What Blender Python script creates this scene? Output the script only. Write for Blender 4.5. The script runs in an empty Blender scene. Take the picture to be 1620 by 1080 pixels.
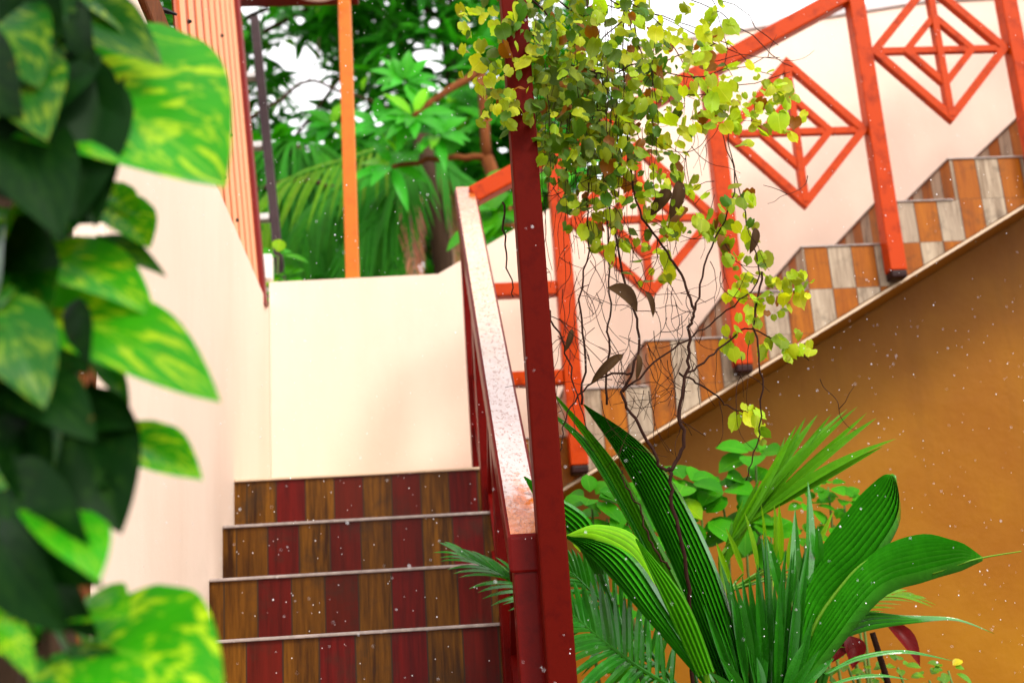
import bpy, math, random
import numpy as np
from mathutils import Vector, Matrix
rnd = random.Random(7)
S = bpy.context.scene
COL = S.collection
EYE = 1.2

# ------------------------------------------------------------------ camera
F_PX, PITCH, YAW, ROLL = 1912.68, .2672, -.0843, -.0655
cy, sy, cp, sp = math.cos(YAW), math.sin(YAW), math.cos(PITCH), math.sin(PITCH)
FW = Vector((-sy*cp, cy*cp, sp)); RT = Vector((cy, sy, 0)); UP = RT.cross(FW)
c_, s_ = math.cos(ROLL), math.sin(ROLL)
RT, UP = c_*RT + s_*UP, c_*UP - s_*RT
cam_d = bpy.data.cameras.new('camera'); cam = bpy.data.objects.new('camera', cam_d); COL.objects.link(cam)
cam.matrix_world = Matrix(((RT.x, UP.x, -FW.x, 0), (RT.y, UP.y, -FW.y, 0), (RT.z, UP.z, -FW.z, EYE), (0, 0, 0, 1)))
cam_d.sensor_width = 36; cam_d.lens = F_PX/1620*36
cam_d.clip_start = .05; cam_d.clip_end = 500
cam_d.dof.use_dof = True; cam_d.dof.focus_distance = 2.5; cam_d.dof.aperture_fstop = 3.0
S.camera = cam

def at(x, y, Y):
    """a point of the place seen at photo pixel x, y, standing at depth Y"""
    d = FW + RT*((x-810)/F_PX) - UP*((y-540)/F_PX)
    d = d*(Y/d.y)
    return Vector((d.x, d.y, d.z + EYE))

# ------------------------------------------------------------------ materials
class NT:
    def __init__(s, name):
        s.m = bpy.data.materials.new(name); s.m.use_nodes = True
        s.t = s.m.node_tree; s.t.nodes.clear()
        s.out = s.t.nodes.new('ShaderNodeOutputMaterial')
    def n(s, typ, ins=None, **kw):
        nd = s.t.nodes.new(typ)
        for k, v in kw.items(): setattr(nd, k, v)
        for k, v in (ins or {}).items():
            sock = nd.inputs[k]
            if isinstance(v, bpy.types.NodeSocket): s.t.links.new(v, sock)
            elif isinstance(v, (tuple, list)) and sock.type == 'RGBA': sock.default_value = (*v[:3], 1)
            else: sock.default_value = v
        return nd
    def math(s, op, a, b=0.0, c=0.0):
        return s.n('ShaderNodeMath', {0: a, 1: b, 2: c}, operation=op).outputs[0]
    def mix(s, f, a, b, mode='MIX'):
        nd = s.n('ShaderNodeMix', data_type='RGBA', blend_type=mode)
        for i, v in ((0, f), (6, a), (7, b)):
            if isinstance(v, bpy.types.NodeSocket): s.t.links.new(v, nd.inputs[i])
            elif i == 0: nd.inputs[0].default_value = v
            else: nd.inputs[i].default_value = (*v[:3], 1)
        return nd.outputs[2]
    def ramp(s, f, stops):
        nd = s.n('ShaderNodeValToRGB', {0: f}); e = nd.color_ramp.elements
        while len(e) < len(stops): e.new(.5)
        for k, (p, c) in enumerate(stops):
            e[k].position = p; e[k].color = (*c, 1) if isinstance(c, tuple) else (c, c, c, 1)
        return nd.outputs[0]
    def pos(s): return s.n('ShaderNodeNewGeometry').outputs['Position']
    def scaled(s, v, sc): return s.n('ShaderNodeVectorMath', {0: v, 1: sc}, operation='MULTIPLY').outputs[0]
    def noise(s, v, scale, detail=4, rough=.6, out=0):
        return s.n('ShaderNodeTexNoise', {'Vector': v, 'Scale': scale, 'Detail': detail, 'Roughness': rough}).outputs[out]
    def bump(s, h, strength, dist=.002):
        return s.n('ShaderNodeBump', {'Height': h, 'Strength': strength, 'Distance': dist}).outputs[0]
    def bsdf(s, **ins):
        return s.n('ShaderNodeBsdfPrincipled', {k.replace('_', ' '): v for k, v in ins.items()}).outputs[0]
    def end(s, sh):
        s.t.links.new(sh, s.out.inputs[0]); return s.m

def plaster(name, col, stain, rough=.7, amt=.35, spec=.15):
    m = NT(name); p = m.pos()
    a = m.noise(m.scaled(p, (1, 1, .35)), 2.3, 6, .65)
    f = m.ramp(a, [(.42, 0.0), (.75, 1.0)])
    c = m.mix(m.math('MULTIPLY', f, amt), col, stain)
    s2 = m.ramp(m.noise(m.scaled(p, (7, 7, .6)), 2.0, 5, .7), [(.52, 0.0), (.8, 1.0)])
    c = m.mix(m.math('MULTIPLY', s2, amt*.3), c, stain)
    fine = m.noise(p, 160, 3, .6)
    med = m.noise(p, 14, 4, .6)
    h = m.math('ADD', m.math('MULTIPLY', fine, .25), med)
    return m.end(m.bsdf(Base_Color=c, Roughness=rough, Normal=m.bump(h, .35, .004), Specular_IOR_Level=spec))

def paint(name, col, worn, rough=.25, amt=.5, scale=30, pale=None, coat=.3, spec=.25):
    m = NT(name); p = m.pos()
    a = m.ramp(m.noise(p, scale, 6, .7), [(.5, 0.0), (.7, 1.0)])
    c = m.mix(m.math('MULTIPLY', a, amt), col, worn)
    r = m.math('ADD', rough, m.math('MULTIPLY', m.noise(p, 60, 3), .18))
    if pale:
        b = m.ramp(m.noise(m.scaled(p, (1, .5, .5)), 42, 5, .75), [(.54, 0.0), (.6, 1.0)])
        c = m.mix(m.math('MULTIPLY', b, pale[1]), c, pale[0])
    h = m.math('ADD', m.noise(p, 90, 3), m.math('MULTIPLY', m.noise(p, 400, 2), .5))
    return m.end(m.bsdf(Base_Color=c, Roughness=r, Normal=m.bump(h, .25, .001), Coat_Weight=coat, Coat_Roughness=.08, Specular_IOR_Level=spec))

def tiles(name, w, offx, offy, z0, rise, cols, firsts=None, rough=.3, rowshift=False):
    """wood look plank tiles standing upright, in two alternating colours"""
    m = NT(name); g = m.n('ShaderNodeNewGeometry'); p = g.outputs['Position']
    xyz = m.n('ShaderNodeSeparateXYZ', {0: p}).outputs
    nx = m.n('ShaderNodeSeparateXYZ', {0: g.outputs['True Normal']}).outputs[0]
    side = m.math('GREATER_THAN', m.math('ABSOLUTE', nx), .7)
    u = m.math('DIVIDE', m.math('SUBTRACT', xyz[0], offx), w)
    v = m.math('DIVIDE', m.math('SUBTRACT', xyz[1], offy), w)
    u = m.math('ADD', m.math('MULTIPLY', u, m.math('SUBTRACT', 1, side)), m.math('MULTIPLY', v, side))
    row = m.math('FLOOR', m.math('DIVIDE', m.math('SUBTRACT', xyz[2], z0-.0005), rise))
    idx = m.math('FLOOR', u)
    par = idx
    if rowshift: par = m.math('ADD', idx, m.math('LESS_THAN', m.math('ABSOLUTE', m.math('SUBTRACT', row, 4)), .5))
    odd = m.math('ABSOLUTE', m.math('MODULO', par, 2))
    odd = m.math('GREATER_THAN', odd, .5)
    if firsts is not None: odd = m.math('MAXIMUM', odd, m.math('LESS_THAN', idx, firsts))
    cell = m.n('ShaderNodeCombineXYZ', {0: idx, 1: row, 2: side}).outputs[0]
    wn = m.n('ShaderNodeTexWhiteNoise', {0: cell}, noise_dimensions='3D')
    jit = m.scaled(wn.outputs[1], (3, 3, 3))
    gp = m.n('ShaderNodeVectorMath', {0: m.scaled(p, (1, 1, .07)), 1: jit}, operation='ADD').outputs[0]
    grain = m.noise(gp, 95, 5, .65)
    broad = m.noise(gp, 22, 3, .6)
    gr = m.ramp(m.math('ADD', m.math('MULTIPLY', grain, .6), m.math('MULTIPLY', broad, .45)), [(.41, 0.0), (.62, 1.0)])
    ca = m.mix(gr, cols[0][0], cols[0][1]); cb = m.mix(gr, cols[1][0], cols[1][1])
    ca = m.mix(m.math('MULTIPLY', wn.outputs[0], .65), ca, cols[0][2])
    cb = m.mix(m.math('MULTIPLY', wn.outputs[0], .5), cb, cols[1][2])
    c = m.mix(odd, ca, cb)
    dirt = m.ramp(m.noise(p, 9, 5, .7), [(.52, 0.0), (.70, 1.0)])
    c = m.mix(m.math('MULTIPLY', dirt, .55), c, (.03, .018, .01))
    fu = m.math('FRACT', u)
    seam = m.math('MINIMUM', fu, m.math('SUBTRACT', 1, fu))
    seam = m.math('LESS_THAN', seam, .022)
    fz = m.math('FRACT', m.math('DIVIDE', m.math('SUBTRACT', xyz[2], z0-.0005), rise))
    if rowshift: seam = m.math('MAXIMUM', seam, m.math('GREATER_THAN', fz, .988))
    c = m.mix(m.math('MULTIPLY', seam, .8), c, (.025, .018, .012))
    h = m.math('SUBTRACT', grain, seam)
    r = m.math('ADD', rough, m.math('MULTIPLY', grain, .2))
    return m.end(m.bsdf(Base_Color=c, Roughness=r, Normal=m.bump(h, .3, .0015), Specular_IOR_Level=.13))

def leafmat(name, c1, c2, vein, rough=.3, trans=.35, varieg=None, spec=.5, coat=0.0):
    m = NT(name)
    uv = m.n('ShaderNodeUVMap').outputs[0]; xyz = m.n('ShaderNodeSeparateXYZ', {0: uv}).outputs
    tint = m.n('ShaderNodeAttribute', attribute_name='tint')
    p = m.pos()
    c = m.mix(m.noise(p, 26, 4, .6), c1, c2)
    au = m.math('ABSOLUTE', m.math('SUBTRACT', xyz[0], .5))
    # side veins sweep forward from the midrib
    vv = m.math('SUBTRACT', m.math('MULTIPLY', xyz[1], 9), m.math('MULTIPLY', au, 7))
    vf = m.math('ABSOLUTE', m.math('SUBTRACT', m.math('FRACT', vv), .5))
    side = m.math('MULTIPLY', m.math('GREATER_THAN', vf, .45), .35)
    mid = m.math('LESS_THAN', au, .018)
    hgt = m.math('MAXIMUM', side, mid)
    if varieg:
        q = m.n('ShaderNodeCombineXYZ', {0: m.math('MULTIPLY', au, 5), 1: m.math('MULTIPLY', vv, .75), 2: m.math('MULTIPLY', tint.outputs['Fac'], 37)}).outputs[0]
        a = m.noise(q, 1.25, 4, .6)
        f = m.ramp(a, [(.51, 0.0), (.58, .6), (.68, 1.0)])
        f = m.math('MULTIPLY', f, tint.outputs['Alpha'])
        c = m.mix(f, c, varieg)
        e = m.ramp(m.noise(p, 60, 4, .7), [(.68, 0.0), (.74, 1.0)])
        c = m.mix(m.math('MULTIPLY', e, .5), c, (.12, .05, .01))
    c = m.mix(m.math('MULTIPLY', hgt, .55), c, vein)
    c = m.mix(1.0, c, tint.outputs['Color'], 'MULTIPLY')
    bp = m.bump(m.math('ADD', m.math('MULTIPLY', hgt, -1), m.noise(p, 70, 3)), .3, .002)
    r = m.math('ADD', rough, m.math('MULTIPLY', m.noise(p, 40, 2), .15))
    a = m.bsdf(Base_Color=c, Roughness=r, Normal=bp, Specular_IOR_Level=spec, Coat_Weight=coat, Coat_Roughness=.06)
    tc = m.mix(1.0, c, (1.25, 1.25, .45), 'MULTIPLY')
    t = m.n('ShaderNodeBsdfTranslucent', {'Color': tc, 'Normal': bp}).outputs[0]
    return m.end(m.n('ShaderNodeMixShader', {0: trans, 1: a, 2: t}).outputs[0])

def plain(name, col, rough=.5, var=.4, scale=25, metal=0.0, bump=.3, spec=.15):
    m = NT(name); p = m.pos()
    n = m.noise(p, scale, 5, .65)
    dk = tuple(x*(1-var) for x in col)
    return m.end(m.bsdf(Base_Color=m.mix(n, dk, tuple(x*(1+var*.4) for x in col)), Roughness=rough, Metallic=metal, Normal=m.bump(n, bump, .004), Specular_IOR_Level=spec))

def bark(name, a, b):
    m = NT(name); p = m.pos()
    n = m.noise(m.scaled(p, (1, 1, .25)), 45, 6, .7)
    return m.end(m.bsdf(Base_Color=m.mix(n, a, b), Roughness=.8, Normal=m.bump(n, .6, .01), Specular_IOR_Level=.1))

LV = .08
M = {}
M['cream'] = plaster('cream_plaster', (.79, .63, .515), (.62, .43, .31), .6, .3)
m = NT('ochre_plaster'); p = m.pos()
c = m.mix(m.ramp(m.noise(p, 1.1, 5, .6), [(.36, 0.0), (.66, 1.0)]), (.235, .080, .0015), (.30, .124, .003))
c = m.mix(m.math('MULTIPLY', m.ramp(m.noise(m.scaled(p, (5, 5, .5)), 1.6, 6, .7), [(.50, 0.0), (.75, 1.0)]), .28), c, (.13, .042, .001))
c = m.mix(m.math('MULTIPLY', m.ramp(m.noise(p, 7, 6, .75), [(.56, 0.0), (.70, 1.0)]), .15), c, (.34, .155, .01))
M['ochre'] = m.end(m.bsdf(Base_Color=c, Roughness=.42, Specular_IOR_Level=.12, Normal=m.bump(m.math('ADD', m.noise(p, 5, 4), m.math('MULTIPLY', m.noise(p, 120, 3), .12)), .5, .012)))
M['capstone'] = plaster('grey_cap', (.62, .60, .60), (.36, .34, .35), .8, .6)
M['riser'] = tiles('wood_plank_riser_tiles', .0871, -.4334, 0, EYE+.1221-.165, .165,
                   (((.060, .002, .002), (.13, .004, .003), (.075, .010, .002)), ((.030, .009, .001), (.175, .066, .004), (.075, .024, .002))), firsts=0)
M['side'] = tiles('wood_plank_side_tiles', .0885, 2.062, 4.107, EYE+.6171, .165,
                  (((.17, .042, .002), (.36, .110, .004), (.27, .066, .002)), ((.19, .125, .075), (.45, .35, .245), (.30, .235, .18))), rowshift=True)
M['nosing'] = plain('pale_nosing', (.46, .38, .35), .3, .75, 45)
M['trim'] = plain('cream_edge', (.70, .52, .36), .6, .3)
M['orange'] = paint('orange_red_paint', (.42, .038, .001), (.15, .010, .001), .3, .75, 18, coat=.10, spec=.06)
M['postorange'] = paint('orange_paint', (.56, .14, .004), (.36, .05, .003), .35, .5, 14, coat=.1, spec=.2)
M['red'] = paint('red_paint', (.11, .002, .001), (.05, .001, .001), .28, .6, 22, coat=.04, spec=.06)
M['darkred'] = paint('dark_red_paint', (.080, .003, .001), (.040, .001, .001), .4, .5, 25, coat=.0, spec=.03)
m = NT('worn_sheen_handrail_paint'); p = m.pos(); yy = m.n('ShaderNodeSeparateXYZ', {0: p}).outputs[1]
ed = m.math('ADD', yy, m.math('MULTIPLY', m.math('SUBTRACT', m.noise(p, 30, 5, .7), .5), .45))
bare = m.ramp(m.math('DIVIDE', m.math('SUBTRACT', ed, 2.40), 1.75), [(.07, 0.0), (.12, 1.0), (.74, 1.0), (.86, .35), (.95, 0.0)])  # pale middle zone paints in the sky's sheen on wet, peeling paint
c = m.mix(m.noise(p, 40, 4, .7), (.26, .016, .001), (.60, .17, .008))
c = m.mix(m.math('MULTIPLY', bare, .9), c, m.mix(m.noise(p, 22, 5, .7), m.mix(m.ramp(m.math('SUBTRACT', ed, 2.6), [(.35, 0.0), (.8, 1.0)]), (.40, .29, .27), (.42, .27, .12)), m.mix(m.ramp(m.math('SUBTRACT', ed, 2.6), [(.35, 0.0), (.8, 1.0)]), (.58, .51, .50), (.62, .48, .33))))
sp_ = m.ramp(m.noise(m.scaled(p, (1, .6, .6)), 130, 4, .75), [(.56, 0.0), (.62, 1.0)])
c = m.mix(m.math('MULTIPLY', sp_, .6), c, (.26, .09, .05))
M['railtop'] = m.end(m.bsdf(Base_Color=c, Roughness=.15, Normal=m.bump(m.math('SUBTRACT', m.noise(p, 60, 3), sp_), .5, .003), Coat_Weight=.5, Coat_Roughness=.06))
M['black'] = plain('black_rubber', (.012, .010, .010), .5)
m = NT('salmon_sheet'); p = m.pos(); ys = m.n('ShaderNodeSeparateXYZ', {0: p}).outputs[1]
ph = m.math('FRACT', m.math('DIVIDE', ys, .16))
cr = m.math('LESS_THAN', m.math('ABSOLUTE', m.math('SUBTRACT', ph, .09)), .055)      # pale lines painted in where light catches each rib edge
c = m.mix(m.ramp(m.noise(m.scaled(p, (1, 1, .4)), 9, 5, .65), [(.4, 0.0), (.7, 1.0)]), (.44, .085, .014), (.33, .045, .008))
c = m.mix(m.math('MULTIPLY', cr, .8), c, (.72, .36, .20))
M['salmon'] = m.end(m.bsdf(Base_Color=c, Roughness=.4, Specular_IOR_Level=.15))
M['barge'] = paint('barge_red', (.17, .006, .004), (.10, .004, .004), .35, .4, 18, coat=.1)
M['rust'] = bark('rusty_timber', (.04, .012, .004), (.24, .07, .016))
M['foot'] = plain('dark_red_foot', (.022, .004, .003), .45)
M['ladder'] = plain('dark_brown_ladder', (.05, .028, .03), .4, .5)
M['rung'] = plain('pale_rung', (.62, .58, .56), .4, .3)
M['white'] = plain('white_plastic', (.75, .68, .66), .45, .2)
M['ground'] = plain('damp_soil', (.07, .045, .025), .75, .6, 8)
M['bark'] = bark('bark', (.018, .010, .006), (.07, .038, .02))
M['twig'] = bark('twig_bark', (.010, .004, .003), (.045, .016, .009))
M['greenstem'] = plain('green_stem', (.10, .17, .03), .45, .4)
M['pothos'] = leafmat('pothos_leaf', (.012, .19, .003), (.04, .34, .004), (.16, .40, .02), .25, .5, (.46, .62, .012), .2)
M['pothosdark'] = leafmat('pothos_shaded_leaf', (.001, .011, .001), (.003, .026, .0015), (.008, .035, .003), .4, .12, (.012, .045, .003), .05)  # leaves in shade: the darkness is put into their colour
M['pothosmid'] = leafmat('pothos_green_leaf', (.004, .055, .002), (.008, .11, .003), (.03, .14, .008), .3, .3, (.22, .32, .01), .15)
M['vine'] = leafmat('vine_leaf', (.27, .36, .010), (.50, .58, .018), (.55, .58, .06), .4, .5, None, .2)
M['palm'] = leafmat('palm_leaf', (.008, .10, .004), (.025, .21, .006), (.03, .16, .01), .18, .25, None, .35, .25)
M['palmgloss'] = leafmat('wet_palm_leaf', (.009, .105, .003), (.024, .21, .004), (.03, .16, .01), .11, .2, None, 1.0)
M['palmyoung'] = leafmat('palm_young_leaf', (.05, .20, .004), (.11, .33, .007), (.2, .42, .02), .25, .45, None, .25)
M['shrub'] = leafmat('shrub_leaf', (.020, .21, .003), (.055, .36, .006), (.10, .40, .02), .35, .42, None, .08)
M['tree'] = leafmat('tree_leaf', (.005, .10, .004), (.034, .34, .010), (.03, .2, .015), .35, .35, None, .1)
M['farpalm'] = leafmat('far_palm_leaf', (.008, .11, .004), (.03, .25, .008), (.03, .2, .01), .4, .35, None, .1)
M['treebright'] = leafmat('frangipani_leaf', (.015, .25, .006), (.04, .44, .010), (.08, .42, .03), .3, .42, None, .2)
M['dryfrond'] = leafmat('dry_frond', (.22, .10, .05), (.52, .34, .22), (.4, .28, .2), .6, .25)
M['cordyline'] = leafmat('cordyline_leaf', (.08, .002, .003), (.17, .006, .005), (.14, .01, .01), .3, .2, None, .08)
M['dryleaf'] = leafmat('dried_leaf', (.028, .012, .006), (.07, .035, .010), (.05, .03, .01), .6, .15, None, .08)
m = NT('raindrop'); M['rain'] = m.end(m.bsdf(Base_Color=(.93, .93, .95), Roughness=.3, Transmission_Weight=.1, IOR=1.33))

# ------------------------------------------------------------------ mesh builder
class MB:
    def __init__(s): s.v = []; s.f = []; s.uv = []; s.t = []
    def add(s, vs, fs, uv=None, tint=(1, 1, 1, 1)):
        b = len(s.v); s.v += [tuple(v) for v in vs]
        s.f += [tuple(b+i for i in f) for f in fs]
        s.uv += list(uv) if uv else [(.5, .5)]*len(vs)
        s.t += [tint]*len(vs)
        return s
    def box(s, lo, hi, tf=None):
        x0, y0, z0 = lo; x1, y1, z1 = hi
        vs = [Vector(p) for p in ((x0,y0,z0),(x1,y0,z0),(x1,y1,z0),(x0,y1,z0),(x0,y0,z1),(x1,y0,z1),(x1,y1,z1),(x0,y1,z1))]
        if tf: vs = [tf @ v for v in vs]
        return s.add(vs, [(3,2,1,0),(4,5,6,7),(0,1,5,4),(1,2,6,5),(2,3,7,6),(3,0,4,7)])
    def bar(s, a, b, w, h, up=(0, 0, 1), e0=None, e1=None):
        """square bar from a to b; w is its width sideways, h along up; e0, e1 extend it"""
        a, b = Vector(a), Vector(b); d = (b-a).normalized(); L = (b-a).length
        u = Vector(up); r = d.cross(u).normalized(); u = r.cross(d).normalized()
        tf = Matrix(((r.x, d.x, u.x, a.x), (r.y, d.y, u.y, a.y), (r.z, d.z, u.z, a.z), (0, 0, 0, 1)))
        return s.box((-w/2, -(e0 or 0), -h/2), (w/2, L+(e1 or 0), h/2), tf)
    def prism(s, poly, y0, y1):
        """polygon in XZ pushed from y0 to y1 (poly counter-clockwise seen from -Y)"""
        n = len(poly)
        vs = [(x, y0, z) for x, z in poly] + [(x, y1, z) for x, z in poly]
        fs = [tuple(range(n)), tuple(range(2*n-1, n-1, -1))]
        fs += [((i+1) % n, i, n+i, n+(i+1) % n) for i in range(n)]
        return s.add(vs, fs)
    def tube(s, pts, r0, r1=None, n=6, tint=(1, 1, 1, 1)):
        pts = [Vector(p) for p in pts]; r1 = r0 if r1 is None else r1; k = len(pts)
        vs = []; fs = []; u = None
        for i, p in enumerate(pts):
            d = (pts[min(i+1, k-1)]-pts[max(i-1, 0)]).normalized()
            if u is None: u = d.orthogonal().normalized()
            u = (u - d*u.dot(d)); u = u.normalized() if u.length > 1e-6 else d.orthogonal().normalized()
            w = d.cross(u); r = r0+(r1-r0)*i/max(1, k-1)
            for j in range(n):
                a = 2*math.pi*j/n; vs.append(p+(u*math.cos(a)+w*math.sin(a))*r)
        for i in range(k-1):
            for j in range(n):
                fs.append((i*n+j, i*n+(j+1) % n, (i+1)*n+(j+1) % n, (i+1)*n+j))
        fs += [tuple(range(n-1, -1, -1)), tuple(range((k-1)*n, k*n))]
        return s.add(vs, fs, tint=tint)
    def build(s, name, mat, parent=None, bevel=0, smooth=False):
        loc = parent_loc(parent) if parent else Vector((0, 0, 0))
        me = bpy.data.meshes.new(name)
        me.from_pydata([(x-loc.x, y-loc.y, z-loc.z) for x, y, z in s.v], [], s.f)
        ul = me.uv_layers.new(name='UVMap')
        li = np.empty(len(me.loops), dtype=np.int32); me.loops.foreach_get('vertex_index', li)
        ul.data.foreach_set('uv', np.array(s.uv, dtype=np.float32)[li].ravel())
        ca = me.color_attributes.new('tint', 'FLOAT_COLOR', 'POINT')
        ca.data.foreach_set('color', np.array(s.t, dtype=np.float32).ravel())
        if smooth: me.polygons.foreach_set('use_smooth', [True]*len(me.polygons))
        me.materials.append(mat); me.update()
        o = bpy.data.objects.new(name, me); COL.objects.link(o)
        if parent: o.parent = parent
        if bevel:
            b = o.modifiers.new('bevel', 'BEVEL'); b.width = bevel; b.segments = 2; b.limit_method = 'ANGLE'
        return o

def parent_loc(o):
    p = Vector((0, 0, 0))
    while o: p += o.location; o = o.parent
    return p
def tag(o, label, cat, group=None, kind=None):
    o['label'] = label; o['category'] = cat
    if group: o['group'] = group
    if kind: o['kind'] = kind
    return o
def thing(name, label, cat, loc, group=None):
    o = bpy.data.objects.new(name, None); o.location = loc; o.empty_display_size = .1; COL.objects.link(o)
    return tag(o, label, cat, group)
def wobble(pts, n, amp, r=rnd):
    """smooth path through pts with n points, jittered by amp"""
    pts = [Vector(p) for p in pts]; k = len(pts); out = []
    for i in range(n):
        t = i/(n-1)*(k-1); j = min(int(t), k-2); u = t-j
        p0, p1, p2, p3 = pts[max(j-1, 0)], pts[j], pts[j+1], pts[min(j+2, k-1)]
        q = .5*((2*p1)+(p2-p0)*u+(2*p0-5*p1+4*p2-p3)*u*u+(3*p1-p0-3*p2+p3)*u**3)
        if amp and 0 < i < n-1: q = q+Vector((r.uniform(-amp, amp), r.uniform(-amp, amp), r.uniform(-amp, amp)))
        out.append(q)
    return out

# ------------------------------------------------------------------ leaves
def heart(t):      # half width along a broad blunt leaf
    return max(math.sin(math.pi*min(1, t)**.70)**.86, .55*max(0, 1-t/.12))
def lance(t): return math.sin(math.pi*t**.8)**.85
def oval(t): return math.sin(math.pi*t**.9)**.65
def blade(mb, base, tip, nrm, width, prof=lance, fold=.15, curl=.1, nl=8, nw=4, tint=(1, 1, 1, 1), wave=0, lobes=False):
    base, tip, nrm = Vector(base), Vector(tip), Vector(nrm)
    d = tip-base; L = d.length; d = d/L
    sd = d.cross(nrm); sd = sd.normalized() if sd.length > 1e-5 else d.orthogonal().normalized()
    up = sd.cross(d); vs = []; uv = []; fs = []; ph = rnd.random()*6
    for i in range(nl+1):
        t = i/nl; hw = max(prof(t), .012)*width/2
        for j in range(nw+1):
            u = j/nw*2-1
            back = -(1-t)*abs(u)*width*.22 if lobes and t < .35 else 0
            z = abs(u)*hw*fold*2+curl*L*math.sin(math.pi*t)*.5-curl*L*t*t*.5+wave*L*math.sin(t*9+ph+u)*abs(u)
            vs.append(base+d*(t*L+back)+sd*(u*hw)+up*z); uv.append((.5+u*.5, t))
    W = nw+1
    for i in range(nl):
        for j in range(nw): fs.append((i*W+j, i*W+j+1, (i+1)*W+j+1, (i+1)*W+j))
    mb.add(vs, fs, uv, tint)
def roundleaf(mb, c, nrm, d, r, tint):
    """small round scalloped heart leaf, cupped"""
    nrm = Vector(nrm).normalized(); d = Vector(d); d = (d-nrm*d.dot(nrm)).normalized(); s = nrm.cross(d)
    vs = [Vector(c)]; uv = [(.5, .5)]; n = 24; cup = rnd.uniform(-.35, .5); fd = rnd.uniform(-.1, .6); asp = rnd.uniform(.62, 1.0)
    mid = []
    for k, rr in ((0, .55), (1, 1)):
        for i in range(n):
            a = 2*math.pi*i/n
            q = r*rr*(1+(.025*(-1)**i+.03*math.cos(a*5+c[1]*50))*k)*(1.08 if i == 0 else (.6 if i == n//2 else (.9 if abs(i-n//2) == 1 else 1)))
            z = cup*r*rr*rr-abs(math.sin(a))*r*rr*fd+(.06*r*math.sin(a*3+c[0]*90) if k else 0)
            vs.append(Vector(c)+d*math.cos(a)*q*(1.18 if i == 0 and k else 1)+s*math.sin(a)*q*asp+nrm*z)
            uv.append((.5+.5*rr*math.sin(a), .5+.5*rr*math.cos(a)))
    fs = [(0, 1+i, 1+(i+1) % n) for i in range(n)]
    fs += [(1+i, 1+n+i, 1+n+(i+1) % n, 1+(i+1) % n) for i in range(n)]
    mb.add(vs, fs, uv, tint)
def pinnate(mb, rach, nrm, n, length, width, ang=45, droop=.25, start=.12, tint=(1, 1, 1, 1), prof=None, vfold=.5, jit=.06, lift=0.0):
    """palm leaflets down both sides of the rachis path"""
    k = len(rach)
    for i in range(n):
        t = start+(1-start)*(i+.5)/n; x = t*(k-1); j = min(int(x), k-2)
        p = rach[j].lerp(rach[j+1], x-j); T = (rach[j+1]-rach[j]).normalized()
        N = (Vector(nrm)-T*Vector(nrm).dot(T)).normalized(); SD = T.cross(N)
        L = length*(prof(t) if prof else (.55+.45*math.sin(math.pi*min(1, t*.95+.1))))
        for sgn in (-1, 1):
            a = math.radians(ang*(1.15-.75*t)+rnd.uniform(-4, 4))
            d = (T*math.cos(a)+SD*sgn*math.sin(a)+N*(.12+lift+rnd.uniform(-jit, jit))).normalized()
            tn = tuple(q*rnd.uniform(.85, 1.15) for q in tint[:3])+(1,)
            vs = []; uv = []; fs = []; m_ = 6
            side = (T-d*T.dot(d)).normalized()*sgn
            l_ = L*rnd.uniform(.92, 1.06)
            for q in range(m_+1):
                s = q/m_; w = width*.5*max(.05, (math.sin(math.pi*(.12+.88*s)**.9)**.7))
                c = p+d*l_*s+Vector((0, 0, -1))*droop*l_*s*s
                vs += [c-side*w, c+N*w*vfold, c+side*w]; uv += [(0, s), (.5, s), (1, s)]
            for q in range(m_):
                fs += [(q*3, q*3+1, q*3+4, q*3+3), (q*3+1, q*3+2, q*3+5, q*3+4)]
            mb.add(vs, fs, uv, tn)
def pleated(mb, path, nrm, width, ribs=9, depth=.012, prof=oval, tint=(1, 1, 1, 1), cup=.15, n=20, split=0):
    """undivided palm leaf: lengthwise pleats in a broad blade"""
    P = wobble(path, n+1, 0); vs = []; uv = []; fs = []; tl = []; W = ribs*2+1
    for i, p in enumerate(P):
        t = i/n; T = (P[min(i+1, n)]-P[max(i-1, 0)]).normalized()
        N = (Vector(nrm)-T*Vector(nrm).dot(T)).normalized(); SD = T.cross(N); hw = max(.004, prof(t)*width/2)
        for j in range(W):
            u = j/(W-1)*2-1
            z = (depth if j % 2 else -depth)*min(1, hw/width*3)+cup*hw*u*u
            e = T*(-(u*u)*hw*.35) if t > .5 else Vector((0, 0, 0))
            sp_ = T*(-split*max(0, t-.75)*4*(1 if j % 4 == 0 else 0)*hw)
            vs.append(p+SD*u*hw+N*z+e+sp_); uv.append((.5+.02+.4*u, t*.1)); tl.append((tint[0]*1.6, tint[1]*1.45, tint[2]*1.2, 1) if j % 2 else (tint[0]*.8, tint[1]*.8, tint[2]*.8, 1))
    for i in range(n):
        for j in range(W-1): fs.append((i*W+j, i*W+j+1, (i+1)*W+j+1, (i+1)*W+j))
    mb.add(vs, fs, uv, tint); mb.t[-len(vs):] = tl

# ------------------------------------------------------------------ ground and stairs
R, RUN1, Y4, H4, XL, XR = .165, .2146, 3.0456, .1221+EYE, -.5587, .214
LAND = H4+3*R; YB = 4.594; YR = 4.107; RUN2 = .3058; X1 = .2143
g = MB(); g.box((-60, -40, -.3), (60, 80, 0)); g = g.build('ground', M['ground']); g['kind'] = 'structure'

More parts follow.
